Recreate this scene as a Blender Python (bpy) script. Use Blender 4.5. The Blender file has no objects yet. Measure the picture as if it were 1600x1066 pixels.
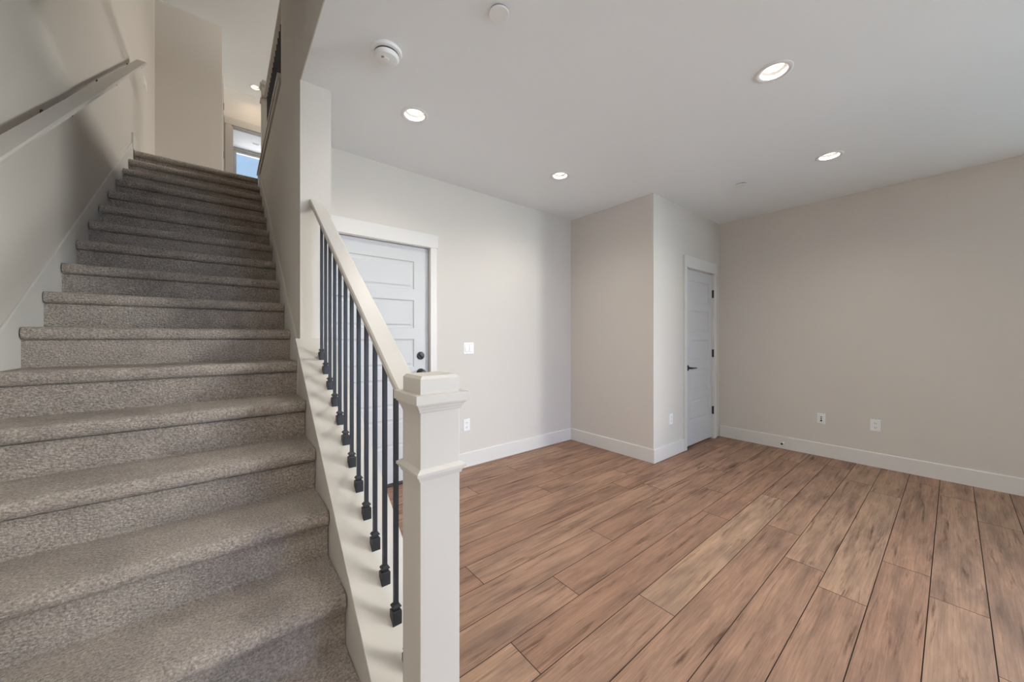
import bpy, bmesh, math, random
from mathutils import Vector, Matrix
random.seed(7)
S = bpy.context.scene
COL = S.collection

# ------------------------------------------------------------------ camera
CAM_H = 1.22
YAW = 0.6801                      # turned right of the stair direction (+Y)
cam_d = bpy.data.cameras.new('camera')
cam = bpy.data.objects.new('camera', cam_d); COL.objects.link(cam)
cam.location = (0, 0, CAM_H)
cam.rotation_euler = (math.radians(90), 0, -YAW)
cam_d.sensor_width = 36.0
cam_d.lens = 558.06 / 1600 * 36
cam_d.shift_y = -(533 - 527.6) / 1600
cam_d.clip_start = 0.02
S.camera = cam

# ------------------------------------------------------------------ view, world, daylight
S.view_settings.view_transform = 'Standard'
S.view_settings.look = 'None'
S.view_settings.gamma = 1.0
S.view_settings.use_curve_mapping = False
S.view_settings.exposure = 0.0
W = bpy.data.worlds.new('sky'); S.world = W; W.use_nodes = True
wn = W.node_tree.nodes; wl = W.node_tree.links
bg = wn['Background']
tc = wn.new('ShaderNodeTexCoord'); sx = wn.new('ShaderNodeSeparateXYZ'); cr = wn.new('ShaderNodeValToRGB')
wl.new(tc.outputs['Generated'], sx.inputs[0]); wl.new(sx.outputs['Z'], cr.inputs[0]); wl.new(cr.outputs[0], bg.inputs[0])
cr.color_ramp.elements[0].position = 0.0; cr.color_ramp.elements[0].color = (0.78, 0.88, 0.97, 1)
cr.color_ramp.elements[1].position = 0.55; cr.color_ramp.elements[1].color = (0.22, 0.48, 0.84, 1)
bg.inputs[1].default_value = 1.0

def daylight(name, loc, size, target, watts, color):
    d = bpy.data.lights.new(name, 'AREA'); d.shape = 'RECTANGLE'; d.size, d.size_y = size
    d.energy = watts; d.color = color
    o = bpy.data.objects.new(name, d); COL.objects.link(o); o.location = loc
    v = Vector(target) - Vector(loc)
    o.rotation_euler = v.to_track_quat('-Z', 'Y').to_euler()
    return o
# daylight entering through the front window behind the camera, the upstairs rear window, and added unseen side and loft windows
daylight('front_sky_daylight', (0.85, -10.0, 3.1), (6.0, 2.6), (0.85, 0.0, 1.4), 3200, (0.49, 0.62, 1.0))
daylight('front_ground_bounce', (0.85, -8.4, 0.02), (5.0, 2.6), (0.85, -8.0, 2.6), 1500, (0.6, 0.86, 1.0))
daylight('added_side_light', (8.0, -2.9, 1.9), (8.0, 1.0), (0.0, 0.0, 1.3), 2120, (1.0, 1.0, 0.94))  # panel for an unseen side window, added to brighten left stair wall and treads
daylight('added_side_horizon_light', (5.15, -1.95, 1.5), (1.9, 1.5), (0.0, 0.6, 1.1), 43, (0.55, 0.9, 1.0))  # second added panel at the side window, lifts the closet front
daylight('added_loft_light', (4.5, 4.2, 5.35), (2.6, 1.2), (0, 5.6, 3.9), 305, (1.0, 0.94, 0.83))  # warm panel at an added loft window, lights landing wall and stairwell
daylight('rear_window_daylight', (0.8, 10.75, 4.75), (1.2, 1.5), (0.7, 8.0, 4.4), 24, (1.0, 0.98, 0.96))
LAMP_W, LAMP_UP = 5.1, 1.4        # watts of each recessed lamp, downstairs and upstairs
LENS_POWER = 3.0                  # brightness of the lamp lenses themselves

# ------------------------------------------------------------------ key dimensions (metres)
H = 2.626                         # ceiling of the lower room
XL, XS = -0.689, 0.326            # stair walls
XO = 0.480                        # room side of the stair wall
YG = 2.894                        # garage wall
XC, YC = 3.250, 1.832             # closet corner
XR = 4.792                        # right wall
YF = -6.50                        # front wall of the entry, behind the camera
YP = -3.00                        # front wall of the right half of the room
Y0, T, Z0, R = 0.7458, 0.25157, 0.0072, 0.17856
SL = R / T
ZU = Z0 + 17 * R + 0.010          # landing
HU = 5.623                        # upper ceiling
YCOL = 2.237                      # front end of the full height stair wall

# ------------------------------------------------------------------ materials
def mat(name):
    m = bpy.data.materials.new(name); m.use_nodes = True
    nt = m.node_tree; b = nt.nodes['Principled BSDF']
    return m, nt, b
def N(nt, kind, **kw):
    n = nt.nodes.new(kind)
    for k, v in kw.items(): setattr(n, k, v)
    return n
def srgb(r, g, b):
    f = lambda c: (c / 255 / 12.92) if c / 255 <= 0.04045 else ((c / 255 + 0.055) / 1.055) ** 2.4
    return (f(r), f(g), f(b), 1)

def paint(name, col, rough, bump_scale=None, bump=0.0):
    m, nt, b = mat(name)
    b.inputs['Base Color'].default_value = col; b.inputs['Roughness'].default_value = rough
    if bump_scale:
        c = N(nt, 'ShaderNodeTexCoord')
        n = N(nt, 'ShaderNodeTexNoise'); n.inputs['Scale'].default_value = bump_scale; n.inputs['Detail'].default_value = 3
        nt.links.new(c.outputs['Object'], n.inputs['Vector'])
        bp = N(nt, 'ShaderNodeBump'); bp.inputs['Strength'].default_value = bump; bp.inputs['Distance'].default_value = 0.004
        nt.links.new(n.outputs['Fac'], bp.inputs['Height']); nt.links.new(bp.outputs[0], b.inputs['Normal'])
    return m
M_WALL = paint('wall_paint', srgb(212, 206, 199), 0.75, 70, 0.16)
M_CEIL = paint('ceiling_paint', srgb(240, 243, 246), 0.85, 60, 0.10)
M_TRIM = paint('trim_paint', srgb(221, 218, 214), 0.38)
M_RAIL = paint('railing_paint', srgb(198, 193, 187), 0.45)
M_DOOR = paint('door_paint', srgb(201, 201, 202), 0.40)
M_PLASTIC = paint('white_plastic', srgb(236, 236, 236), 0.35)
M_GREY = paint('grey_plastic', srgb(120, 120, 118), 0.5)
M_BLACK = paint('black_metal', srgb(34, 34, 38), 0.42)
M_IRON = paint('dark_iron', srgb(35, 37, 45), 0.45)
M_DARK = paint('dark_slot', srgb(12, 12, 12), 0.7)
M_BRONZE = paint('dark_bronze', srgb(60, 50, 40), 0.5)
M_SUB = paint('plank_groove', srgb(48, 34, 26), 0.9)

def emission(name, col, strength):
    m, nt, b = mat(name)
    nt.nodes.remove(b)
    e = N(nt, 'ShaderNodeEmission'); e.inputs[0].default_value = col; e.inputs[1].default_value = strength
    nt.links.new(e.outputs[0], nt.nodes['Material Output'].inputs[0])
    return m
M_LENS = emission('lamp_lens', (1.0, 0.86, 0.66, 1), LENS_POWER)

m, nt, b = mat('window_glass'); M_GLASS = m
nt.nodes.remove(b)
g1 = N(nt, 'ShaderNodeBsdfTransparent'); g2 = N(nt, 'ShaderNodeBsdfGlossy'); g2.inputs['Roughness'].default_value = 0.02
mx = N(nt, 'ShaderNodeMixShader'); mx.inputs[0].default_value = 0.06
nt.links.new(g1.outputs[0], mx.inputs[1]); nt.links.new(g2.outputs[0], mx.inputs[2]); nt.links.new(mx.outputs[0], nt.nodes['Material Output'].inputs[0])

def carpet():
    m, nt, b = mat('cut_pile_carpet'); L = nt.links.new
    b.inputs['Roughness'].default_value = 1.0
    try: b.inputs['Sheen Weight'].default_value = 0.25; b.inputs['Sheen Roughness'].default_value = 0.6
    except Exception: pass
    try: b.inputs['Specular IOR Level'].default_value = 0.1
    except Exception: pass
    g = N(nt, 'ShaderNodeNewGeometry')
    n1 = N(nt, 'ShaderNodeTexNoise'); n1.inputs['Scale'].default_value = 150; n1.inputs['Detail'].default_value = 5; n1.inputs['Roughness'].default_value = 0.75
    n2 = N(nt, 'ShaderNodeTexNoise'); n2.inputs['Scale'].default_value = 9; n2.inputs['Detail'].default_value = 5; n2.inputs['Roughness'].default_value = 0.6
    v = N(nt, 'ShaderNodeTexVoronoi'); v.inputs['Scale'].default_value = 170
    mp = N(nt, 'ShaderNodeMapping'); mp.inputs['Scale'].default_value = (0.55, 1, 1)
    for n in (n1, n2): L(g.outputs['Position'], n.inputs['Vector'])
    L(g.outputs['Position'], mp.inputs[0]); L(mp.outputs[0], v.inputs['Vector'])
    r1 = N(nt, 'ShaderNodeValToRGB'); e = r1.color_ramp.elements
    e[0].position = 0.34; e[0].color = srgb(158, 142, 131); e[1].position = 0.66; e[1].color = srgb(255, 247, 238)
    L(n1.outputs['Fac'], r1.inputs[0])
    r2 = N(nt, 'ShaderNodeValToRGB'); e = r2.color_ramp.elements
    e[0].position = 0.32; e[0].color = (0.78, 0.77, 0.77, 1); e[1].position = 0.66; e[1].color = (1.0, 0.99, 0.97, 1)
    L(n2.outputs['Fac'], r2.inputs[0])
    mu = N(nt, 'ShaderNodeMix', data_type='RGBA', blend_type='MULTIPLY'); mu.inputs[0].default_value = 1
    L(r1.outputs[0], mu.inputs[6]); L(r2.outputs[0], mu.inputs[7])
    r3 = N(nt, 'ShaderNodeValToRGB'); e = r3.color_ramp.elements
    e[0].position = 0.0; e[0].color = (1, 1, 1, 1); e[1].position = 0.75; e[1].color = (0.78, 0.75, 0.73, 1)
    L(v.outputs['Distance'], r3.inputs[0])
    m2 = N(nt, 'ShaderNodeMix', data_type='RGBA', blend_type='MULTIPLY'); m2.inputs[0].default_value = 1
    L(mu.outputs[2], m2.inputs[6]); L(r3.outputs[0], m2.inputs[7])
    L(m2.outputs[2], b.inputs['Base Color'])
    ad = N(nt, 'ShaderNodeMath', operation='SUBTRACT'); L(n1.outputs['Fac'], ad.inputs[0]); L(v.outputs['Distance'], ad.inputs[1])
    bp = N(nt, 'ShaderNodeBump'); bp.inputs['Strength'].default_value = 1.0; bp.inputs['Distance'].default_value = 0.008
    L(ad.outputs[0], bp.inputs['Height']); L(bp.outputs[0], b.inputs['Normal'])
    return m
M_CARPET = carpet()

def planks_mat():
    m, nt, b = mat('oak_look_planks'); L = nt.links.new
    uv = N(nt, 'ShaderNodeUVMap'); uv.uv_map = 'UVMap'
    at = N(nt, 'ShaderNodeAttribute'); at.attribute_name = 'plank'
    sp = N(nt, 'ShaderNodeSeparateColor'); L(at.outputs['Color'], sp.inputs[0])
    def noise(sc, scale, det, rough=0.55, dist=0.0):
        mp = N(nt, 'ShaderNodeMapping'); mp.inputs['Scale'].default_value = sc
        L(uv.outputs[0], mp.inputs[0])
        n = N(nt, 'ShaderNodeTexNoise'); n.inputs['Scale'].default_value = scale; n.inputs['Detail'].default_value = det
        n.inputs['Roughness'].default_value = rough; n.inputs['Distortion'].default_value = dist
        L(mp.outputs[0], n.inputs['Vector']); return n
    def ramp(src, stops):
        r = N(nt, 'ShaderNodeValToRGB'); e = r.color_ramp.elements
        e[0].position, e[0].color = stops[0]; e[1].position, e[1].color = stops[-1]
        for p, c in stops[1:-1]:
            x = e.new(p); x.color = c
        L(src, r.inputs[0]); return r
    def mult(a, bb, f=1.0):
        x = N(nt, 'ShaderNodeMix', data_type='RGBA', blend_type='MULTIPLY'); x.inputs[0].default_value = f
        L(a, x.inputs[6]); L(bb, x.inputs[7]); return x.outputs[2]
    base = ramp(sp.outputs[0], [(0.0, srgb(161, 126, 106)), (0.35, srgb(169, 136, 115)), (0.65, srgb(176, 145, 122)), (1.0, srgb(184, 154, 133))])
    tone = noise((0.9, 9.0, 1), 2.0, 5, 0.62, 0.25)                       # broad grey and tan bands along the grain
    tr = ramp(tone.outputs['Fac'], [(0.30, (0.62, 0.60, 0.60, 1)), (0.47, (0.92, 0.91, 0.90, 1)), (0.68, (1.14, 1.11, 1.08, 1))])
    c = mult(base.outputs[0], tr.outputs[0])
    grain = noise((1.6, 60.0, 1), 2.4, 6, 0.68, 0.1)                    # fine grain
    gr = ramp(grain.outputs['Fac'], [(0.30, (0.72, 0.70, 0.69, 1)), (0.62, (1.08, 1.08, 1.08, 1))])
    c = mult(c, gr.outputs[0], 0.85)
    wv = noise((1.0, 7.0, 1), 1.5, 3, 0.5, 1.2)                         # cathedral figure: rings of a slow noise
    ml = N(nt, 'ShaderNodeMath', operation='MULTIPLY'); ml.inputs[1].default_value = 26; L(wv.outputs['Fac'], ml.inputs[0])
    sn = N(nt, 'ShaderNodeMath', operation='SINE'); L(ml.outputs[0], sn.inputs[0])
    fr = ramp(sn.outputs[0], [(0.0, (0.90, 0.89, 0.88, 1)), (0.6, (1, 1, 1, 1))])
    c = mult(c, fr.outputs[0], 0.8)
    st = noise((1.0, 14.0, 1), 2.0, 7, 0.66, 0.5)                        # dark mineral streaks
    sr = ramp(st.outputs['Fac'], [(0.30, (0.30, 0.25, 0.23, 1)), (0.365, (0.62, 0.58, 0.56, 1)), (0.44, (1, 1, 1, 1))])
    c = mult(c, sr.outputs[0])
    bl = noise((0.9, 3.2, 1), 2.3, 4, 0.55, 0.4)                         # broad smoky grey patches
    br = ramp(bl.outputs['Fac'], [(0.34, (0.66, 0.66, 0.68, 1)), (0.50, (0.96, 0.95, 0.95, 1)), (0.62, (1.08, 1.06, 1.03, 1))])
    c = mult(c, br.outputs[0], 0.7)
    mp = N(nt, 'ShaderNodeMapping'); mp.inputs['Scale'].default_value = (1.0, 2.2, 1); L(uv.outputs[0], mp.inputs[0])
    vo = N(nt, 'ShaderNodeTexVoronoi'); vo.inputs['Scale'].default_value = 2.6; L(mp.outputs[0], vo.inputs['Vector'])
    kn = ramp(vo.outputs['Distance'], [(0.0, (0.30, 0.25, 0.23, 1)), (0.03, (0.60, 0.55, 0.52, 1)), (0.09, (1, 1, 1, 1))])
    c = mult(c, kn.outputs[0], 0.8)
    L(c, b.inputs['Base Color'])
    b.inputs['Roughness'].default_value = 0.55
    b.inputs['Specular IOR Level'].default_value = 0.35
    bp = N(nt, 'ShaderNodeBump'); bp.inputs['Strength'].default_value = 0.12; bp.inputs['Distance'].default_value = 0.002
    L(grain.outputs['Fac'], bp.inputs['Height']); L(bp.outputs[0], b.inputs['Normal'])
    return m
M_PLANK = planks_mat()

# ------------------------------------------------------------------ mesh helpers
class MB:
    def __init__(s): s.bm = bmesh.new()
    def box(s, x0, x1, y0, y1, z0, z1):
        v = [s.bm.verts.new(p) for p in ((x0,y0,z0),(x1,y0,z0),(x1,y1,z0),(x0,y1,z0),(x0,y0,z1),(x1,y0,z1),(x1,y1,z1),(x0,y1,z1))]
        for f in ((3,2,1,0),(4,5,6,7),(0,1,5,4),(1,2,6,5),(2,3,7,6),(3,0,4,7)): s.bm.faces.new([v[i] for i in f])
        return v
    def prism(s, pts, axis, a0, a1):
        def mk(p, a):
            return {'x': (a, p[0], p[1]), 'y': (p[0], a, p[1]), 'z': (p[0], p[1], a)}[axis]
        A = [s.bm.verts.new(mk(p, a0)) for p in pts]; B = [s.bm.verts.new(mk(p, a1)) for p in pts]
        s.bm.faces.new(A); s.bm.faces.new(B[::-1]); n = len(pts)
        for i in range(n): s.bm.faces.new((A[i], A[(i+1) % n], B[(i+1) % n], B[i]))
    def lathe(s, prof, seg=40, M=None):
        """prof = (radius, height) pairs about local Z; M = placing matrix"""
        M = M or Matrix()
        rings = []
        for r, h in prof:
            if r < 1e-6: rings.append([s.bm.verts.new(M @ Vector((0, 0, h)))])
            else: rings.append([s.bm.verts.new(M @ Vector((r*math.cos(2*math.pi*i/seg), r*math.sin(2*math.pi*i/seg), h))) for i in range(seg)])
        for a, c in zip(rings, rings[1:]):
            for i in range(seg):
                j = (i+1) % seg
                if len(a) == 1 and len(c) == 1: continue
                if len(a) == 1: s.bm.faces.new((a[0], c[i], c[j]))
                elif len(c) == 1: s.bm.faces.new((a[i], c[0], a[j]))
                else: s.bm.faces.new((a[i], c[i], c[j], a[j]))
    def square_rings(s, cx, cy, prof):
        """stack of square rings (half width, z), closed at both ends"""
        rings = []
        for h, z in prof: rings.append([s.bm.verts.new((cx+a*h, cy+c*h, z)) for a, c in ((-1,-1),(1,-1),(1,1),(-1,1))])
        s.bm.faces.new(rings[0][::-1]); s.bm.faces.new(rings[-1])
        for a, c in zip(rings, rings[1:]):
            for i in range(4): s.bm.faces.new((a[i], a[(i+1) % 4], c[(i+1) % 4], c[i]))
    def tube(s, pts, rad, seg=12):
        P = [Vector(p) for p in pts]; rings = []
        rads = rad if isinstance(rad, (list, tuple)) else [rad]*len(P)
        up = None
        for i, p in enumerate(P):
            t = (P[min(i+1, len(P)-1)] - P[max(i-1, 0)]).normalized()
            if up is None: up = t.orthogonal().normalized()
            u = (up - t*up.dot(t)).normalized(); w = t.cross(u); up = u
            rings.append([s.bm.verts.new(p + rads[i]*(u*math.cos(2*math.pi*k/seg) + w*math.sin(2*math.pi*k/seg))) for k in range(seg)])
        s.bm.faces.new(rings[0]); s.bm.faces.new(rings[-1][::-1])
        for a, c in zip(rings, rings[1:]):
            for k in range(seg): s.bm.faces.new((a[k], a[(k+1) % seg], c[(k+1) % seg], c[k]))
    def build(s, name, material, parent=None, smooth=False, bevel=0.0, loc=None):
        bmesh.ops.recalc_face_normals(s.bm, faces=s.bm.faces)
        me = bpy.data.meshes.new(name); s.bm.to_mesh(me); s.bm.free()
        mats = material if isinstance(material, (list, tuple)) else [material]
        for mm in mats: me.materials.append(mm)
        o = bpy.data.objects.new(name, me); COL.objects.link(o)
        if loc is not None: o.location = loc
        if parent: o.parent = parent
        if smooth:
            me.polygons.foreach_set('use_smooth', [True]*len(me.polygons))
            me.set_sharp_from_angle(angle=math.radians(38))
        if bevel:
            bv = o.modifiers.new('bevel', 'BEVEL'); bv.width = bevel; bv.segments = 2; bv.limit_method = 'ANGLE'
        return o

def tag(o, label, cat, group=None, kind=None):
    o['label'] = label; o['category'] = cat
    if group: o['group'] = group
    if kind: o['kind'] = kind
    return o
def thing(name, label, cat, loc=(0, 0, 0), group=None, kind=None):
    o = bpy.data.objects.new(name, None); COL.objects.link(o); o.location = loc; o.empty_display_size = 0.1
    return tag(o, label, cat, group, kind)
def struct(o, label, cat='wall'): return tag(o, label, cat, None, 'structure')
def dup(root, loc, label=None):
    r = root.copy(); COL.objects.link(r); r.location = loc
    if label: r['label'] = label
    for ch in list(root.children):
        c = ch.copy(); COL.objects.link(c); c.parent = r
        for g in list(ch.children):
            d = g.copy(); COL.objects.link(d); d.parent = c
    return r
def dup_part(p, parent, offset):
    c = p.copy(); COL.objects.link(c); c.parent = parent; c.location = Vector(p.location) + Vector(offset)
    for g in list(p.children):
        d = g.copy(); COL.objects.link(d); d.parent = c
    return c

def plate(name, outer, holes, z, material, up=False):
    """flat sheet with round holes for the lamps"""
    bm = bmesh.new(); ed = []
    def loop(pts):
        v = [bm.verts.new((x, y, z)) for x, y in pts]
        for i in range(len(v)): ed.append(bm.edges.new((v[i], v[(i+1) % len(v)])))
    loop(outer)
    for cx, cy, r in holes: loop([(cx + r*math.cos(2*math.pi*i/36), cy + r*math.sin(2*math.pi*i/36)) for i in range(36)])
    bmesh.ops.triangle_fill(bm, use_beauty=True, use_dissolve=False, edges=ed)
    for f in bm.faces:
        f.normal_update()
        if (f.normal.z > 0) != up: f.normal_flip()
    g = bmesh.ops.extrude_face_region(bm, geom=list(bm.faces))
    for e in g['geom']:
        if isinstance(e, bmesh.types.BMVert): e.co.z += -0.05 if up else 0.05
    bmesh.ops.recalc_face_normals(bm, faces=bm.faces)
    me = bpy.data.meshes.new(name); bm.to_mesh(me); bm.free(); me.materials.append(material)
    o = bpy.data.objects.new(name, me); COL.objects.link(o); return o

# ------------------------------------------------------------------ room shell
b = MB(); b.box(XL-0.1, XL, YF-0.1, 6.62, 0, HU); struct(b.build('wall_left', M_WALL), 'long beige wall on the left of the stairs carrying the sloped handrail')
RY0, RY1, RZ0, RZ1 = -2.9, -1.0, 0.75, 2.2
b = MB(); b.box(XR, XR+0.1, YP-0.1, RY0, 0, H); b.box(XR, XR+0.1, RY1, YG+0.1, 0, H); b.box(XR, XR+0.1, RY0, RY1, 0, RZ0); b.box(XR, XR+0.1, RY0, RY1, RZ1, H); struct(b.build('wall_right', M_WALL), 'beige wall on the right side of the empty room')
DG0, DG1, DGZ = 0.484, 1.418, 2.008
b = MB(); b.box(DG1, XR, YG, YG+0.1, 0, H); b.box(XO, DG1, YG, YG+0.1, DGZ, H)
struct(b.build('wall_back', M_WALL), 'pale back wall holding the five panel door behind the railing')
b = MB(); b.box(XC, XC+0.1, YC, YG, 0, H); struct(b.build('wall_closet_side', M_WALL), 'blank side of the closet box that juts into the room')
DC0, DC1, DCZ = 3.908, 4.612, 1.985
b = MB(); b.box(XC+0.1, DC0, YC, YC+0.1, 0, H); b.box(DC1, XR, YC, YC+0.1, 0, H); b.box(DC0, DC1, YC, YC+0.1, DCZ, H)
struct(b.build('wall_closet_front', M_WALL), 'narrow closet wall holding the white closet door')
# full height wall right of the stairs, with the dropped header and the low wall at the upper floor
b = MB()
b.prism([(YCOL, 0), (5.08, 0), (5.08, 3.105), (3.068, 3.105), (3.068, HU), (YF, HU), (YF, H+0.05), (YCOL, H+0.05)], 'x', XS, XO)
b.box(XS, XS+0.004, YF, YCOL, H-0.0005, H+0.05)
struct(b.build('wall_stair', M_WALL), 'wall right of the stairs ending in the column beside the railing')
# knee wall under the railing
KB = -0.391
b = MB(); b.prism([(0.876, 0), (YCOL, 0), (YCOL, KB + SL*YCOL), (0.876, KB + SL*0.876)], 'x', 0.318, 0.486)
struct(b.build('wall_knee', M_RAIL), 'low sloped wall under the black balusters beside the stairs')
b = MB(); b.prism([(0.876, KB + SL*0.876), (YCOL, KB + SL*YCOL), (YCOL, KB + 0.018 + SL*YCOL), (0.876, KB + 0.018 + SL*0.876)], 'x', 0.303, 0.499)
struct(b.build('trim_1', M_RAIL, bevel=0.002), 'sloped cream cap board on the low wall under the black balusters', 'trim')
# front wall behind the camera, with its window
WX0, WX1, WZ0, WZ1 = 0.95, 2.60, 0.12, 2.25
b = MB(); b.box(XL-0.1, WX0, YF-0.1, YF, 0, H); b.box(WX1, 2.8, YF-0.1, YF, 0, H); b.box(WX0, WX1, YF-0.1, YF, 0, WZ0); b.box(WX0, WX1, YF-0.1, YF, WZ1, H)
struct(b.build('wall_front', M_WALL), 'front wall behind the viewer with a wide window')
b = MB(); b.box(2.7, 2.8, YF, YP, 0, H); b.box(XL, 0.90, YF, -2.5, 0, H); b.box(2.8, XR, YP-0.1, YP, 0, H)  # added unseen blocks keep front daylight off upper steps and right wall
struct(b.build('wall_entry_blocker', M_WALL), 'walls around the entry with added unseen blocks shading the stairs and right wall, behind the viewer')
def window(n, x0, x1, y, z0, z1, label, bars=()):
    b = MB(); t = 0.05
    b.box(x0, x0+t, y-0.03, y+0.03, z0, z1); b.box(x1-t, x1, y-0.03, y+0.03, z0, z1)
    b.box(x0+t, x1-t, y-0.03, y+0.03, z0, z0+t); b.box(x0+t, x1-t, y-0.03, y+0.03, z1-t, z1)
    for bx in bars: b.box(bx-0.025, bx+0.025, y-0.03, y+0.03, z0+t, z1-t)
    f = struct(b.build('window_%d' % n, M_TRIM), label, 'window')
    g = MB(); g.box(x0+t, x1-t, y-0.003, y+0.003, z0+t, z1-t); g.build('pane', M_GLASS, f)
    return f
window(1, WX0, WX1, YF-0.05, WZ0, WZ1, 'wide white framed front window behind the viewer', (1.775,))

# ceilings
LOW = [(0.941, 2.142), (2.275, 2.150), (2.265, 0.598), (3.652, 0.605), (0.941, 0.598)]
HR = 0.067
struct(plate('ceiling', [(XS+0.004, YF), (2.7, YF), (2.7, YP), (XR, YP), (XR, YG), (XO, YG), (XO, YCOL), (XS+0.004, YCOL)], [(x, y, HR) for x, y in LOW], H, M_CEIL), 'white ceiling of the empty room with recessed lights', 'ceiling')
ENT_ADDED = (-0.20, 0.35)  # unseen lamp added to brighten the lower treads and left stair wall
struct(plate('ceiling_entry', [(XL, -2.5), (XS, -2.5), (XS, 1.35), (XL, 1.35)], [(ENT_ADDED[0], ENT_ADDED[1], HR)], H, M_CEIL), 'white ceiling above the foot of the stairs, behind the viewer', 'ceiling')
b = MB(); b.box(XL, XS, 1.25, 1.35, H+0.05, HU); struct(b.build('wall_stairwell', M_WALL), 'wall above the foot of the stairs, behind the viewer')
UPL = (0.441, 7.733)
struct(plate('ceiling_upper', [(XL, 1.25), (3.5, 1.25), (3.5, 10.44), (XL, 10.44)], [(UPL[0], UPL[1], HR)], HU, M_CEIL), 'white ceiling of the upper floor above the stairs', 'ceiling')

# upper floor
b = MB(); b.box(XL, 3.5, 5.3, 10.44, 2.75, ZU); b.box(XO, 3.5, 2.99, 5.3, 2.75, ZU)
struct(b.build('floor_upper', M_CARPET), 'carpeted landing at the top of the stairs', 'floor')
b = MB(); b.box(XL, -0.012, 6.52, 6.62, ZU, HU); struct(b.build('wall_landing', M_WALL), 'warm beige wall facing the top of the stairs')
D3 = (7.0, 7.75)
b = MB(); b.box(-0.112, -0.012, 6.62, D3[0], ZU, HU); b.box(-0.112, -0.012, D3[1], 8.045, ZU, HU); b.box(-0.112, -0.012, D3[0], D3[1], ZU+2.0, HU)
struct(b.build('wall_hall', M_WALL), 'short side wall seen edge-on beyond the landing wall')
OX0, OX1, OZ = 0.118, 1.02, 4.985
b = MB(); b.box(-0.112, OX0, 8.045, 8.145, ZU, HU); b.box(OX1, 3.5, 8.045, 8.145, ZU, HU); b.box(OX0, OX1, 8.045, 8.145, OZ, HU)
struct(b.build('wall_far', M_WALL), 'warm lit far wall upstairs with a cased opening')
b = MB(); b.box(0.029, OX0, 8.025, 8.045, ZU, OZ); b.box(OX1, OX1+0.09, 8.025, 8.045, ZU, OZ); b.box(0.019, OX1+0.10, 8.021, 8.045, OZ, OZ+0.12)
b.box(OX0-0.001, OX0+0.02, 8.045, 8.145, ZU, OZ); b.box(OX1-0.02, OX1+0.001, 8.045, 8.145, ZU, OZ); b.box(OX0, OX1, 8.045, 8.145, OZ-0.02, OZ)
struct(b.build('trim_2', M_RAIL), 'casing around the upstairs opening below the warm lit wall', 'trim')
b = MB(); b.box(-0.7, -0.6, 8.145, 10.54, ZU, HU); struct(b.build('wall_bedroom', M_WALL), 'side wall of the upstairs room beyond the opening')
VX0, VX1, VZ0, VZ1 = 0.19, 1.40, 3.95, 5.56
b = MB(); b.box(-0.6, VX0, 10.44, 10.54, ZU, HU); b.box(VX1, 3.5, 10.44, 10.54, ZU, HU); b.box(VX0, VX1, 10.44, 10.54, ZU, VZ0); b.box(VX0, VX1, 10.44, 10.54, VZ1, HU)
struct(b.build('wall_rear', M_WALL), 'far wall of the upstairs room around its window')
window(2, VX0, VX1, 10.49, VZ0, VZ1, 'upstairs window showing blue sky at the top of the stairs')
b = MB(); b.box(XO, 3.5, 2.99, 3.068, ZU, HU); struct(b.build('wall_loft', M_WALL), 'near wall of the upstairs loft, hidden by the stair wall')
LY0, LY1, LZ0, LZ1 = 3.5, 5.5, 3.8, 5.2
b = MB(); b.box(3.5, 3.6, 2.99, LY0, ZU, HU); b.box(3.5, 3.6, LY1, 10.54, ZU, HU); b.box(3.5, 3.6, LY0, LY1, ZU, LZ0); b.box(3.5, 3.6, LY0, LY1, LZ1, HU)
struct(b.build('wall_loft_side', M_WALL), 'side wall of the upstairs loft with an added window')
def side_window(n, x, y0, y1, z0, z1, label):
    b = MB(); t = 0.05
    b.box(x-0.03, x+0.03, y0, y0+t, z0, z1); b.box(x-0.03, x+0.03, y1-t, y1, z0, z1); b.box(x-0.03, x+0.03, y0+t, y1-t, z0, z0+t); b.box(x-0.03, x+0.03, y0+t, y1-t, z1-t, z1)
    f = struct(b.build('window_%d' % n, M_TRIM), label, 'window')
    g = MB(); g.box(x-0.003, x+0.003, y0+t, y1-t, z0+t, z1-t); g.build('pane', M_GLASS, f)
side_window(3, 3.55, LY0, LY1, LZ0, LZ1, 'added white framed window of the upstairs loft, unseen, lighting the stairwell')
side_window(4, XR+0.05, RY0, RY1, RZ0, RZ1, 'added unseen white framed window in the right wall lighting the left stair wall, behind the viewer')

# baseboards
BH, BT = 0.135, 0.014
def base_x(b, x0, x1, y, s): b.prism([(y, 0), (y+s*BT, 0), (y+s*BT, BH-0.006), (y+s*(BT-0.006), BH), (y, BH)], 'x', x0, x1)
def base_y(b, y0, y1, x, s): b.prism([(x, 0), (x+s*BT, 0), (x+s*BT, BH-0.006), (x+s*(BT-0.006), BH), (x, BH)], 'y', y0, y1)
b = MB(); base_x(b, DG1+0.055, XC-BT, YG, -1); struct(b.build('baseboard_back', M_TRIM), 'white baseboard along the back wall right of the railing', 'baseboard')
b = MB(); base_y(b, YC-BT, YG, XC, -1); struct(b.build('baseboard_closet_side', M_TRIM), 'white baseboard along the blank closet side', 'baseboard')
b = MB(); base_x(b, XC, DC0-0.052, YC, -1); struct(b.build('baseboard_closet_front', M_TRIM), 'short white baseboard left of the closet door', 'baseboard')
b = MB(); base_y(b, YP, YC-BT, XR, -1); struct(b.build('baseboard_right', M_TRIM), 'long white baseboard along the right wall', 'baseboard')
b = MB(); b.box(XL, XL+BT, 4.99, 6.52, ZU, ZU+0.15); struct(b.build('baseboard_left', M_TRIM), 'white baseboard starting at the top of the left stair wall', 'baseboard')

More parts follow.
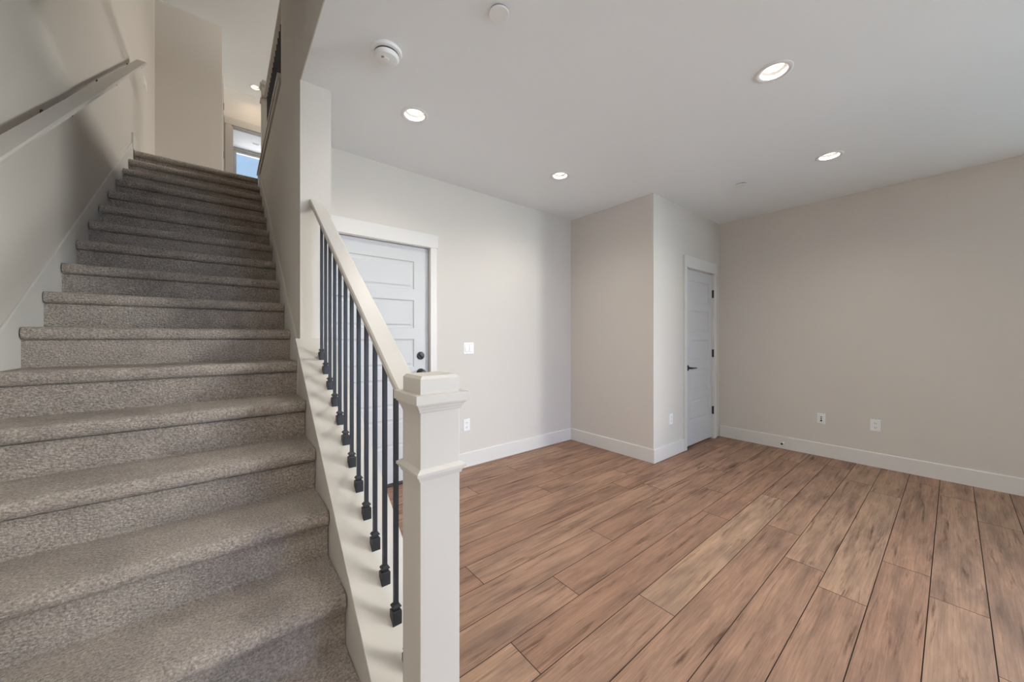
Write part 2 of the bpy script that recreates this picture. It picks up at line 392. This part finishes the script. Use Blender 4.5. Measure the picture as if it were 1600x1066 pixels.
# ------------------------------------------------------------------ plank floor: one mesh, a shallow groove round each plank
def make_floor():
    bm = bmesh.new(); uvl = bm.loops.layers.uv.new('UVMap'); cl = bm.loops.layers.color.new('plank')
    PW, PL, G = 0.1735, 1.73, 0.0017
    joints = {0: 2.80, 1: 2.27, 2: 2.43, 3: 2.758, 4: 1.536, 5: 0.895, 6: 1.31, 7: 1.815, 8: 1.003, 9: 2.54, 10: 2.81, 11: 2.006, 12: 2.327,
              13: 1.55, 14: 2.097, 15: 2.9, -1: 2.589, -2: 2.17, -3: 1.9}
    tones = [0.45, 0.25, 0.55, 0.35, 0.6, 0.2, 0.5, 0.4, 0.65, 0.3]
    special = {(4, 0): 0.85, (5, -1): 0.75, (6, 0): 0.3, (5, 0): 0.2, (7, 0): 0.3, (3, 0): 0.6, (2, 0): 0.7, (1, 0): 0.75, (-1, 0): 0.6}
    rnd = random.Random(3)
    def quad(x0, x1, y0, y1, z, mi):
        v = [bm.verts.new(p) for p in ((x0,y0,z),(x1,y0,z),(x1,y1,z),(x0,y1,z))]
        f = bm.faces.new(v); f.material_index = mi; return f
    quad(XL-0.1, XR+0.1, YF-0.1, YG+0.1, -0.0025, 1)
    k = -39
    while True:
        y0 = 0.0725 + PW*k; y1 = y0 + PW
        if y0 > YG: break
        j = joints.get(k, rnd.uniform(0, PL))
        n0 = math.floor((XL - j)/PL) - 1
        for n in range(n0, n0+8):
            x0, x1 = j + n*PL, j + (n+1)*PL
            a0, a1 = max(x0, XL), min(x1, XR); c0, c1 = max(y0, YF), min(y1, YG)
            if a1 - a0 < 0.01 or c1 - c0 < 0.01: continue
            f = quad(a0+G, a1-G, c0+G, c1-G, 0.0, 0)
            t = special.get((k, n), rnd.choice(tones) + rnd.uniform(-0.08, 0.08))
            ou, ov = rnd.uniform(0, 50), rnd.uniform(0, 50)
            for lp in f.loops:
                lp[uvl].uv = (lp.vert.co.x - x0 + ou, lp.vert.co.y - y0 + ov)
                lp[cl] = (max(0, min(1, t)), rnd.random(), 0, 1)
        k += 1
    me = bpy.data.meshes.new('floor'); bm.to_mesh(me); bm.free()
    me.materials.append(M_PLANK); me.materials.append(M_SUB)
    o = bpy.data.objects.new('floor', me); COL.objects.link(o)
    return struct(o, 'brown oak-look plank floor of the empty room', 'floor')
make_floor()

# ------------------------------------------------------------------ carpeted staircase
stairs = thing('staircase', 'straight grey-brown carpeted staircase climbing between two walls on the left', 'staircase', (0, Y0, 0))
def step_profile(last=False):
    zt, zb = 0.010, -0.046
    run = T + 0.027 if not last else 0.30
    p = [(0.027, -R - 0.02), (0.027, zb - 0.004), (0.042, zb - 0.004), (0.042, zb)]
    for i in range(9):                                   # rounded nosing
        a = -math.pi/2 - math.pi*i/8
        p.append((0.024 + 0.024*math.cos(a), (zt+zb)/2 + (zt-zb)/2*math.sin(a)))
    p += [(0.09, zt), (run, zt), (run, -R*0.75), (0.10, -R - 0.02)]
    return p
def make_step(last=False):
    b = MB(); b.prism(step_profile(last), 'x', -0.679, 0.316)
    # soften the ends of the nosing
    for v in b.bm.verts:
        if v.co.y < 0.026 and v.co.z > -0.044: v.co.x += 0.004 if v.co.x < 0 else -0.002
    es = [e for e in b.bm.edges if abs(e.verts[0].co.x - e.verts[1].co.x) > 0.9]
    bmesh.ops.subdivide_edges(b.bm, edges=es, cuts=24)
    return b.build('carpeted_step', M_CARPET, stairs, smooth=True)
st = make_step()
st.location = (0, T, Z0 + R)
for k in range(2, 17): dup_part(st, stairs, (0, T*(k-1), R*(k-1)))
ls = make_step(True); ls.location = (0, T*17, Z0 + 17*R)
def skirt(x0, x1, y0, y1, top, ycut):
    b = MB(); bt = -0.80
    b.prism([(y0-Y0, bt+SL*y0), (y1-Y0, bt+SL*y1), (y1-Y0, ZU), (ycut-Y0, top+SL*ycut), (y0-Y0, top+SL*y0)], 'x', x0, x1)
    return b.build('skirt_board', M_TRIM, stairs, bevel=0.0015)
skirt(-0.6888, -0.679, 0.85, 5.02, -0.430, 4.96)
skirt(0.316, 0.3258, YCOL+0.001, 5.02, -0.430, 4.905)

# ------------------------------------------------------------------ railings
XB = 0.403
def newel(root, cx, cy, z0, z1, w=0.1035):
    """square newel: z1 = top of the cap block"""
    h = w/2; zc = z1 - 0.042
    b = MB(); b.square_rings(cx, cy, [(h, z0), (h, zc-0.03)])
    p = b.build('newel_post', M_RAIL, root, bevel=0.0015)
    b = MB(); b.square_rings(cx, cy, [(h+0.0008, zc-0.042), (h+0.003, zc-0.041), (h+0.0045, zc-0.034), (h+0.0075, zc-0.033), (h+0.0085, zc-0.027), (h+0.0115, zc-0.0255), (h+0.012, zc-0.0215), (h+0.0165, zc-0.0205), (h+0.0165, zc)])
    b.square_rings(cx, cy, [(h-0.001, zc), (h-0.001, z1-0.007), (h-0.007, z1)])
    b.build('newel_cap', M_RAIL, p)
    zm = z1 - 0.222
    b = MB(); b.square_rings(cx, cy, [(h+0.0008, zm-0.020), (h+0.0035, zm-0.019), (h+0.005, zm-0.012), (h+0.008, zm-0.011), (h+0.009, zm-0.006), (h+0.0125, zm-0.005), (h+0.0125, zm+0.001), (h+0.0008, zm+0.008)])
    b.build('collar_moulding', M_RAIL, p)
    return p
def baluster(root, zlen, slope, loc):
    h = 0.0063
    b = MB(); b.prism([(-h, -h*slope), (h, h*slope), (h, zlen + h*slope), (-h, zlen - h*slope)], 'x', -h, h)
    o = b.build('baluster', M_IRON, root, loc=loc)
    b = MB(); s = 0.0135
    zb = lambda y: slope*y
    # pitched shoe: lower block, neck, flared collar
    def ring(hw, z, sl=0): return [b.bm.verts.new((a*hw, c*hw, z + sl*c*hw)) for a, c in ((-1,-1),(1,-1),(1,1),(-1,1))]
    rs = [ring(s, 0.0, slope), ring(s, 0.030), ring(s-0.002, 0.0325), ring(0.0085, 0.0335), ring(0.0085, 0.0385), ring(s-0.001, 0.0405), ring(s-0.001, 0.0435), ring(0.0075, 0.050)]
    b.bm.faces.new(rs[0][::-1]); b.bm.faces.new(rs[-1])
    for a, c in zip(rs, rs[1:]):
        for i in range(4): b.bm.faces.new((a[i], a[(i+1) % 4], c[(i+1) % 4], c[i]))
    b.build('shoe', M_BLACK, o)
    return o
RT = 0.400                                               # rail top: z = RT + SL*y
rail_root = thing('stair_railing', 'sloped cream railing with black balusters and square newel at the foot of the stairs', 'railing', (0, 0, 0))
newel(rail_root, XB, 0.8200, 0.0, 1.130)
def sloped_rail(name, root, cx, y0, y1, top, w=0.066, th=0.032):
    """profiled flat rail: eased top, small cove below"""
    hw = w/2; cs = [(-hw+0.006, -th), (hw-0.006, -th), (hw-0.003, -th+0.006), (hw, -th+0.009), (hw, -0.006), (hw-0.005, 0), (-hw+0.005, 0), (-hw, -0.006), (-hw, -th+0.009), (-hw+0.003, -th+0.006)]
    b = MB(); A = [b.bm.verts.new((cx+x, y0, top+SL*y0+z)) for x, z in cs]; B = [b.bm.verts.new((cx+x, y1, top+SL*y1+z)) for x, z in cs]
    b.bm.faces.new(A); b.bm.faces.new(B[::-1]); n = len(cs)
    for i in range(n): b.bm.faces.new((A[i], A[(i+1) % n], B[(i+1) % n], B[i]))
    return b.build(name, M_RAIL, root)
sloped_rail('handrail', rail_root, XB, 0.874, YCOL, RT)
capz = lambda y: KB + 0.018 + SL*y
y = 0.958
first = baluster(rail_root, RT - 0.030 - (KB + 0.018), SL, (XB, y, capz(y)))
for i in range(1, 13): dup_part(first, rail_root, (0, 0.0945*i, SL*0.0945*i))

up = thing('landing_railing', 'level railing with black balusters on the low wall at the upper floor', 'railing', (0, 0, 0))
newel(up, XB, 5.145, ZU, 4.245)
b = MB(); b.box(0.303, 0.505, 3.068, 5.10, 3.105, 3.136); b.box(0.312, XS, 3.068, 5.08, 3.06, 3.105); b.build('cap_board', M_RAIL, up, bevel=0.002)
b = MB(); b.box(XB-0.033, XB+0.033, 3.068, 5.10, 4.03, 4.065); b.build('handrail', M_RAIL, up, bevel=0.004)
first = baluster(up, 4.03-3.136, 0.0, (XB, 3.14, 3.136))
for i in range(1, 21): dup_part(first, up, (0, 0.0945*i, 0))

wr = thing('wall_handrail', 'sloped cream handrail on brackets along the left stair wall', 'handrail', (0, 0, 0))
sloped_rail('handrail', wr, -0.606, 1.05, 4.88, 0.403, 0.068, 0.028)
def bracket(y):
    b = MB(); z = 0.403 - 0.028 + SL*y
    b.lathe([(0, 0), (0.026, 0), (0.026, 0.005), (0.012, 0.010), (0, 0.010)], 20, Matrix.Translation((XL, y, z-0.055)) @ Matrix.Rotation(math.pi/2, 4, 'Y'))
    b.tube([(XL+0.006, y, z-0.055), (XL+0.045, y, z-0.055), (XL+0.070, y, z-0.045), (-0.606, y, z-0.020), (-0.606, y, z+0.004)], 0.007)
    b.box(-0.618, -0.594, y-0.02, y+0.02, z-0.017, z+0.010)
    return b.build('bracket', M_BRONZE, wr, smooth=True)
for y in (1.85, 2.80, 3.78, 4.80): bracket(y)

# ------------------------------------------------------------------ doors
def door_leaf(root, x0, x1, y, z0, z1, stile, panels, name='door_leaf'):
    """five panel leaf facing -Y, front face at y; panels = (bottom, top) pairs"""
    b = MB(); bm = b.bm
    def q(p): bm.faces.new([bm.verts.new(v) for v in p])
    def rect(a0, a1, c0, c1, yy): q([(a0, yy, c0), (a1, yy, c0), (a1, yy, c1), (a0, yy, c1)])
    px0, px1 = x0 + stile, x1 - stile
    rect(x0, px0, z0, z1, y); rect(px1, x1, z0, z1, y)
    ed = [z0] + [v for p in panels for v in p] + [z1]
    for a, c in zip(ed[0::2], ed[1::2]): rect(px0, px1, a, c, y)
    for a, c in panels:
        rings = [(0.0, 0.0), (0.004, 0.007), (0.012, 0.009), (0.022, 0.009), (0.034, 0.004)]
        for (i0, d0), (i1, d1) in zip(rings, rings[1:]):
            A = [(px0+i0, a+i0), (px1-i0, a+i0), (px1-i0, c-i0), (px0+i0, c-i0)]
            B = [(px0+i1, a+i1), (px1-i1, a+i1), (px1-i1, c-i1), (px0+i1, c-i1)]
            for k in range(4):
                j = (k+1) % 4
                q([(A[k][0], y+d0, A[k][1]), (A[j][0], y+d0, A[j][1]), (B[j][0], y+d1, B[j][1]), (B[k][0], y+d1, B[k][1])])
        i = 0.034; rect(px0+i, px1-i, a+i, c-i, y+0.004)
    yb = y + 0.036
    rect(x0, x1, z0, z1, yb)
    q([(x0, y, z0), (x0, y, z1), (x0, yb, z1), (x0, yb, z0)]); q([(x1, y, z0), (x1, y, z1), (x1, yb, z1), (x1, yb, z0)])
    q([(x0, y, z0), (x1, y, z0), (x1, yb, z0), (x0, yb, z0)]); q([(x0, y, z1), (x1, y, z1), (x1, yb, z1), (x0, yb, z1)])
    bmesh.ops.remove_doubles(bm, verts=bm.verts, dist=0.0003)
    return b.build(name, M_DOOR, root)
RX = Matrix.Rotation(math.pi/2, 4, 'X')                 # lathe axis -> -Y
def front_lathe(x, y, z): return Matrix.Translation((x, y, z)) @ RX

d1 = thing('door_1', 'white five panel door seen behind the stair railing', 'door', (0.95, YG, 0), kind='structure')
PZ = [(0.302, 0.542), (0.635, 0.875), (0.968, 1.208), (1.301, 1.541), (1.634, 1.874)]
def at(o, root):                                        # keep world placing under a moved empty
    o.location = Vector(o.location) - Vector(root.location); return o
at(door_leaf(d1, 0.494, 1.408, YG+0.028, 0.016, 2.000, 0.130, PZ), d1)
b = MB(); b.box(DG1-0.004, DG1+0.002, YG, YG+0.1, 0, DGZ); b.box(DG0-0.002, DG0+0.006, YG, YG+0.1, 0, DGZ); b.box(DG0, DG1, YG, YG+0.1, DGZ-0.004, DGZ+0.002)
b.box(DG1-0.004, DG1+0.055, YG-0.016, YG, 0, DGZ); b.box(XO+0.002, DG1+0.066, YG-0.019, YG, DGZ, DGZ+0.115)
b.box(DG1-0.02, DG1-0.004, YG+0.066, YG+0.08, 0, DGZ-0.004); b.box(DG0, DG1, YG+0.066, YG+0.08, DGZ-0.02, DGZ-0.004)
at(b.build('door_frame', M_TRIM, d1, bevel=0.001), d1)
b = MB(); b.box(DG0+0.006, DG1-0.004, YG-0.01, YG+0.09, 0.0, 0.014); at(b.build('threshold', M_BRONZE, d1), d1)
b = MB(); b.lathe([(0, 0), (0.034, 0), (0.034, 0.008), (0.030, 0.014), (0.018, 0.016), (0, 0.016)], 32, front_lathe(1.338, YG+0.028, 1.062))
dbolt = at(b.build('deadbolt', M_BLACK, d1, smooth=True), d1)
b = MB(); c, s_ = math.cos(0.7), math.sin(0.7)
vs = b.box(-0.024, 0.024, -0.018, -0.004, -0.006, 0.006)
for v in vs:
    x, z = v.co.x, v.co.z; v.co.x, v.co.z = x*c + z*s_ + 1.338, -x*s_ + z*c + 1.062; v.co.y += YG + 0.016
b.build('thumb_turn', M_BLACK, dbolt)
b = MB(); b.lathe([(0, 0), (0.036, 0), (0.036, 0.006), (0.030, 0.012), (0.014, 0.016), (0.013, 0.035), (0.024, 0.042), (0.029, 0.055), (0.024, 0.066), (0, 0.070)], 32, front_lathe(1.338, YG+0.028, 0.915))
at(b.build('door_knob', M_BLACK, d1, smooth=True), d1)

d2 = thing('door_2', 'narrow white five panel closet door with black hinges and lever', 'door', (4.26, YC, 0), kind='structure')
at(door_leaf(d2, 3.918, 4.604, YC+0.008, 0.022, 1.976, 0.094, [(a-0.018, c-0.018) for a, c in PZ]), d2)
b = MB(); b.box(DC0-0.002, DC0+0.006, YC, YC+0.1, 0, DCZ); b.box(DC1-0.005, DC1+0.002, YC, YC+0.1, 0, DCZ); b.box(DC0, DC1, YC, YC+0.1, DCZ-0.005, DCZ+0.002)
b.box(DC0-0.050, DC0+0.004, YC-0.017, YC, 0, DCZ); b.box(DC1-0.003, DC1+0.060, YC-0.017, YC, 0, DCZ); b.box(DC0-0.058, DC1+0.068, YC-0.021, YC, DCZ, DCZ+0.125)
b.box(DC0+0.006, DC0+0.02, YC+0.05, YC+0.065, 0, DCZ-0.005); b.box(DC1-0.02, DC1-0.005, YC+0.05, YC+0.065, 0, DCZ-0.005); b.box(DC0+0.006, DC1-0.005, YC+0.05, YC+0.065, DCZ-0.02, DCZ-0.005)
at(b.build('door_frame', M_TRIM, d2, bevel=0.001), d2)
for z in (0.345, 1.030, 1.745):
    b = MB(); b.box(DC1-0.016, DC1-0.0005, YC+0.000, YC+0.007, z-0.045, z+0.045)
    b.lathe([(0, -0.047), (0.0075, -0.047), (0.0075, 0.047), (0, 0.047)], 14, Matrix.Translation((DC1-0.008, YC-0.006, z)))
    at(b.build('hinge', M_BLACK, d2, smooth=True), d2)
b = MB(); b.lathe([(0, 0), (0.031, 0), (0.031, 0.006), (0.026, 0.010), (0.011, 0.012), (0.011, 0.045), (0, 0.045)], 28, front_lathe(3.972, YC+0.008, 0.885))
b.tube([(3.972, YC-0.036, 0.885), (3.985, YC-0.040, 0.885), (4.02, YC-0.042, 0.884), (4.085, YC-0.038, 0.882)], [0.010, 0.010, 0.0085, 0.007])
at(b.build('door_lever', M_BLACK, d2, smooth=True), d2)

d3 = thing('door_3', 'upstairs side door seen edge-on with small hinges beyond the landing wall', 'door', (-0.012, 7.3, ZU), kind='structure')
b = MB(); b.box(-0.062, -0.026, D3[0]+0.012, D3[1]-0.012, ZU+0.015, ZU+1.985); at(b.build('door_leaf', M_DOOR, d3), d3)
b = MB(); b.box(-0.012, 0.004, D3[0]-0.06, D3[0]+0.004, ZU, ZU+2.0); b.box(-0.012, 0.004, D3[1]-0.004, D3[1]+0.06, ZU, ZU+2.0); b.box(-0.012, 0.006, D3[0]-0.07, D3[1]+0.07, ZU+2.0, ZU+2.12)
at(b.build('door_frame', M_TRIM, d3), d3)
for z in (0.345, 0.96, 1.70):
    b = MB(); b.box(-0.026, -0.010, D3[0]+0.004, D3[0]+0.016, ZU+z-0.05, ZU+z+0.05); b.lathe([(0, -0.05), (0.009, -0.05), (0.009, 0.05), (0, 0.05)], 12, Matrix.Translation((0.004, D3[0]+0.013, ZU+z)))
    at(b.build('hinge', M_GREY, d3), d3)

# ------------------------------------------------------------------ ceiling fixtures
def recessed(loc, label):
    r = thing('recessed_light', label, 'ceiling light', loc, 'recessed ceiling lights')
    b = MB(); b.lathe([(0.060, 0.0), (0.066, -0.004), (0.078, -0.005), (0.084, -0.002), (0.084, 0.0), (0.067, 0.0)], 48)
    b.build('trim_ring', M_PLASTIC, r, smooth=True)
    b = MB(); b.lathe([(0.0645, -0.002), (0.0625, 0.010), (0.0585, 0.022), (0.0565, 0.0262), (0.0455, 0.0262), (0.0455, 0.034)], 48); b.build('baffle', M_PLASTIC, r, smooth=True)
    b = MB(); b.lathe([(0, 0.0295), (0.035, 0.030), (0.0450, 0.031), (0.0450, 0.034), (0, 0.034)], 48); b.build('lens', M_LENS, r, smooth=True)
    return r
def lamp_light(loc, watts, color):
    d = bpy.data.lights.new('recessed_lamp', 'AREA'); d.shape = 'DISK'; d.size = 0.085; d.energy = watts; d.color = color; d.spread = math.radians(140)
    o = bpy.data.objects.new('recessed_lamp', d); COL.objects.link(o); o.location = (loc[0], loc[1], loc[2] + 0.0255)
for x, y in LOW + [ENT_ADDED]: lamp_light((x, y, H), LAMP_W, (1.0, 0.945, 0.85))
lamp_light((UPL[0], UPL[1], HU), LAMP_UP, (1.0, 0.72, 0.44))
lt = recessed((LOW[0][0], LOW[0][1], H), 'recessed light nearest the railing column, left of the ceiling')
dup(lt, (LOW[1][0], LOW[1][1], H), 'recessed light near the inner corner of the back wall and closet')
dup(lt, (LOW[2][0], LOW[2][1], H), 'largest looking recessed light at the upper right of the ceiling')
dup(lt, (LOW[3][0], LOW[3][1], H), 'recessed light close to the right wall')
dup(lt, (LOW[4][0], LOW[4][1], H), 'recessed light above the newel post, just out of view at the top')
dup(lt, (ENT_ADDED[0], ENT_ADDED[1], H), 'added recessed light brightening the treads above the foot of the stairs, out of view')
dup(lt, (UPL[0], UPL[1], HU), 'small recessed light in the upstairs ceiling above the stairs')

sd = thing('smoke_detector', 'round white smoke detector on the ceiling near the stair opening', 'smoke detector', (0.624, 1.750, H))
b = MB(); b.lathe([(0, 0), (0.072, 0), (0.073, -0.006), (0.070, -0.014), (0.062, -0.0175), (0.052, -0.018), (0, -0.018)], 48); b.build('base', M_PLASTIC, sd, smooth=True)
b = MB(); b.lathe([(0.0, -0.018), (0.0572, -0.018), (0.0572, -0.026), (0, -0.026)], 48); b.build('sensor_slot', M_DARK, sd, smooth=True)
b = MB(); b.lathe([(0, -0.0245), (0.058, -0.0245), (0.058, -0.033), (0.052, -0.043), (0.040, -0.047), (0, -0.048)], 48); cv = b.build('cover', M_PLASTIC, sd, smooth=True)
b = MB(); b.lathe([(0.017, -0.047), (0.017, -0.050), (0.014, -0.051), (0, -0.051)], 28, Matrix.Translation((-0.008, -0.006, 0))); b.build('test_button', M_PLASTIC, cv, smooth=True)
b = MB(); b.box(-0.030, -0.018, -0.020, -0.010, -0.0505, -0.046); b.build('indicator', M_GREY, cv)
def cover_plate(loc, r, label):
    b = MB(); b.lathe([(r*0.90, -0.007), (r, -0.007), (r, -0.011), (r*0.96, -0.0125), (0, -0.0135), (0, -0.007), (r*0.90, -0.007)], 40)
    o = tag(b.build('sprinkler_cover', M_PLASTIC, smooth=True, loc=loc), label, 'sprinkler', 'flat sprinkler covers')
    b = MB(); b.lathe([(0, 0), (r*0.93, 0), (r*0.93, -0.0071), (0, -0.0071)], 40); b.build('painted_gap_shade', M_GREY, o, smooth=True)  # neck coloured grey to stand for the shade behind the cover
    return o
cover_plate((0.927, 1.234, H), 0.043, 'flat white disc cover at the top edge of the ceiling')
cover_plate((3.693, 1.225, H), 0.043, 'flat white disc cover on the ceiling near the closet')
b = MB(); b.box(0.50, 0.66, 9.96, 10.02, HU-0.006, HU); vent = tag(b.build('ceiling_vent', M_PLASTIC), 'small vent in the ceiling of the upstairs room seen through the opening', 'vent')
b = MB(); b.box(0.52, 0.64, 9.975, 10.005, HU-0.008, HU-0.005); b.build('grille', M_GREY, vent)

# ------------------------------------------------------------------ wall plates
def plate_on(name, label, cat, origin, facing, w, h, group=None):
    """facing '-Y' or '-X' or '+X'; local x along the wall, local z up, local -y out of the wall"""
    r = thing(name, label, cat, origin, group)
    r.rotation_euler = (0, 0, {'-Y': 0, '-X': -math.pi/2, '+X': math.pi/2}[facing])
    b = MB(); b.square_rings(0, 0, [(1, 0), (1, 0.003), (0.94, 0.005)])
    for v in b.bm.verts: v.co = Vector((v.co.x*w/2, -v.co.z, v.co.y*h/2))
    b.build('cover_plate', M_PLASTIC, r)
    return r
def outlet(origin, facing, label):
    r = plate_on('wall_outlet', label, 'outlet', origin, facing, 0.070, 0.110, 'duplex wall outlets')
    for s in (-1, 1):
        b = MB(); b.lathe([(0, 0.004), (0.0165, 0.004), (0.0165, 0.0065), (0, 0.0065)], 24, Matrix.Translation((0, 0, s*0.0205)) @ RX)
        f = b.build('receptacle', M_PLASTIC, r)
        b = MB(); z = s*0.0205
        b.box(-0.0075, -0.0052, -0.0072, -0.0055, z-0.002, z+0.007); b.box(0.0052, 0.0075, -0.0072, -0.0055, z-0.002, z+0.006)
        b.lathe([(0, 0.0055), (0.0026, 0.0055), (0.0026, 0.0072), (0, 0.0072)], 10, Matrix.Translation((0, 0, z-0.0075)) @ RX)
        b.build('slots', M_DARK, f)
    return r
outlet((1.789, YG, 0.395), '-Y', 'white outlet low on the back wall just right of the newel post')
outlet((3.588, YC, 0.382), '-Y', 'white outlet low on the wall left of the closet door')
outlet((XR, 0.464, 0.390), '-X', 'white outlet low on the right wall, right of the jack plate')
jp = plate_on('jack_plate', 'white plate with three dark jacks low on the right wall', 'jack plate', (XR, 0.857, 0.385), '-X', 0.068, 0.106)
for z, r_ in ((0.018, 0.0055), (0.0, 0.0055), (-0.020, 0.008)):
    b = MB(); b.lathe([(0, 0.004), (r_, 0.004), (r_, 0.009), (0, 0.009)], 16, Matrix.Translation((0, 0, z)) @ RX); b.build('jack', M_DARK, jp)
def switch(name, origin, facing, w, h, n, label):
    r = plate_on(name, label, 'light switch', origin, facing, w, h)
    for i in range(n):
        x = (i - (n-1)/2)*0.046
        b = MB(); b.prism([(-0.004, -0.033), (-0.0062, -0.033), (-0.0085, 0.0), (-0.0062, 0.033), (-0.004, 0.033)], 'x', x-0.0165, x+0.0165); k = b.build('rocker', M_PLASTIC, r)
        b = MB(); b.box(x-0.0182, x+0.0182, -0.0056, -0.0042, -0.0350, 0.0350); b.build('rocker_gap', M_GREY, k)
    return r
switch('light_switch', (1.810, YG, 1.118), '-Y', 0.112, 0.108, 2, 'white double light switch on the back wall above the newel post')
switch('landing_switch', (XL, 5.755, 4.085), '+X', 0.205, 0.112, 4, 'long white switch plate high on the left wall beyond the handrail end')

ds = thing('door_stop', 'small door stop with black tip on the right wall baseboard', 'door stop', (XR-BT, 1.172, 0.066))
MX = Matrix.Rotation(-math.pi/2, 4, 'Y')
b = MB(); b.lathe([(0, 0), (0.011, 0), (0.011, 0.004), (0.005, 0.007), (0.0045, 0.060), (0, 0.060)], 18, MX); b.build('stem', M_PLASTIC, ds, smooth=True)
b = MB(); b.lathe([(0, 0.058), (0.009, 0.058), (0.010, 0.064), (0.009, 0.074), (0, 0.076)], 18, MX); b.build('rubber_tip', M_DARK, ds, smooth=True)
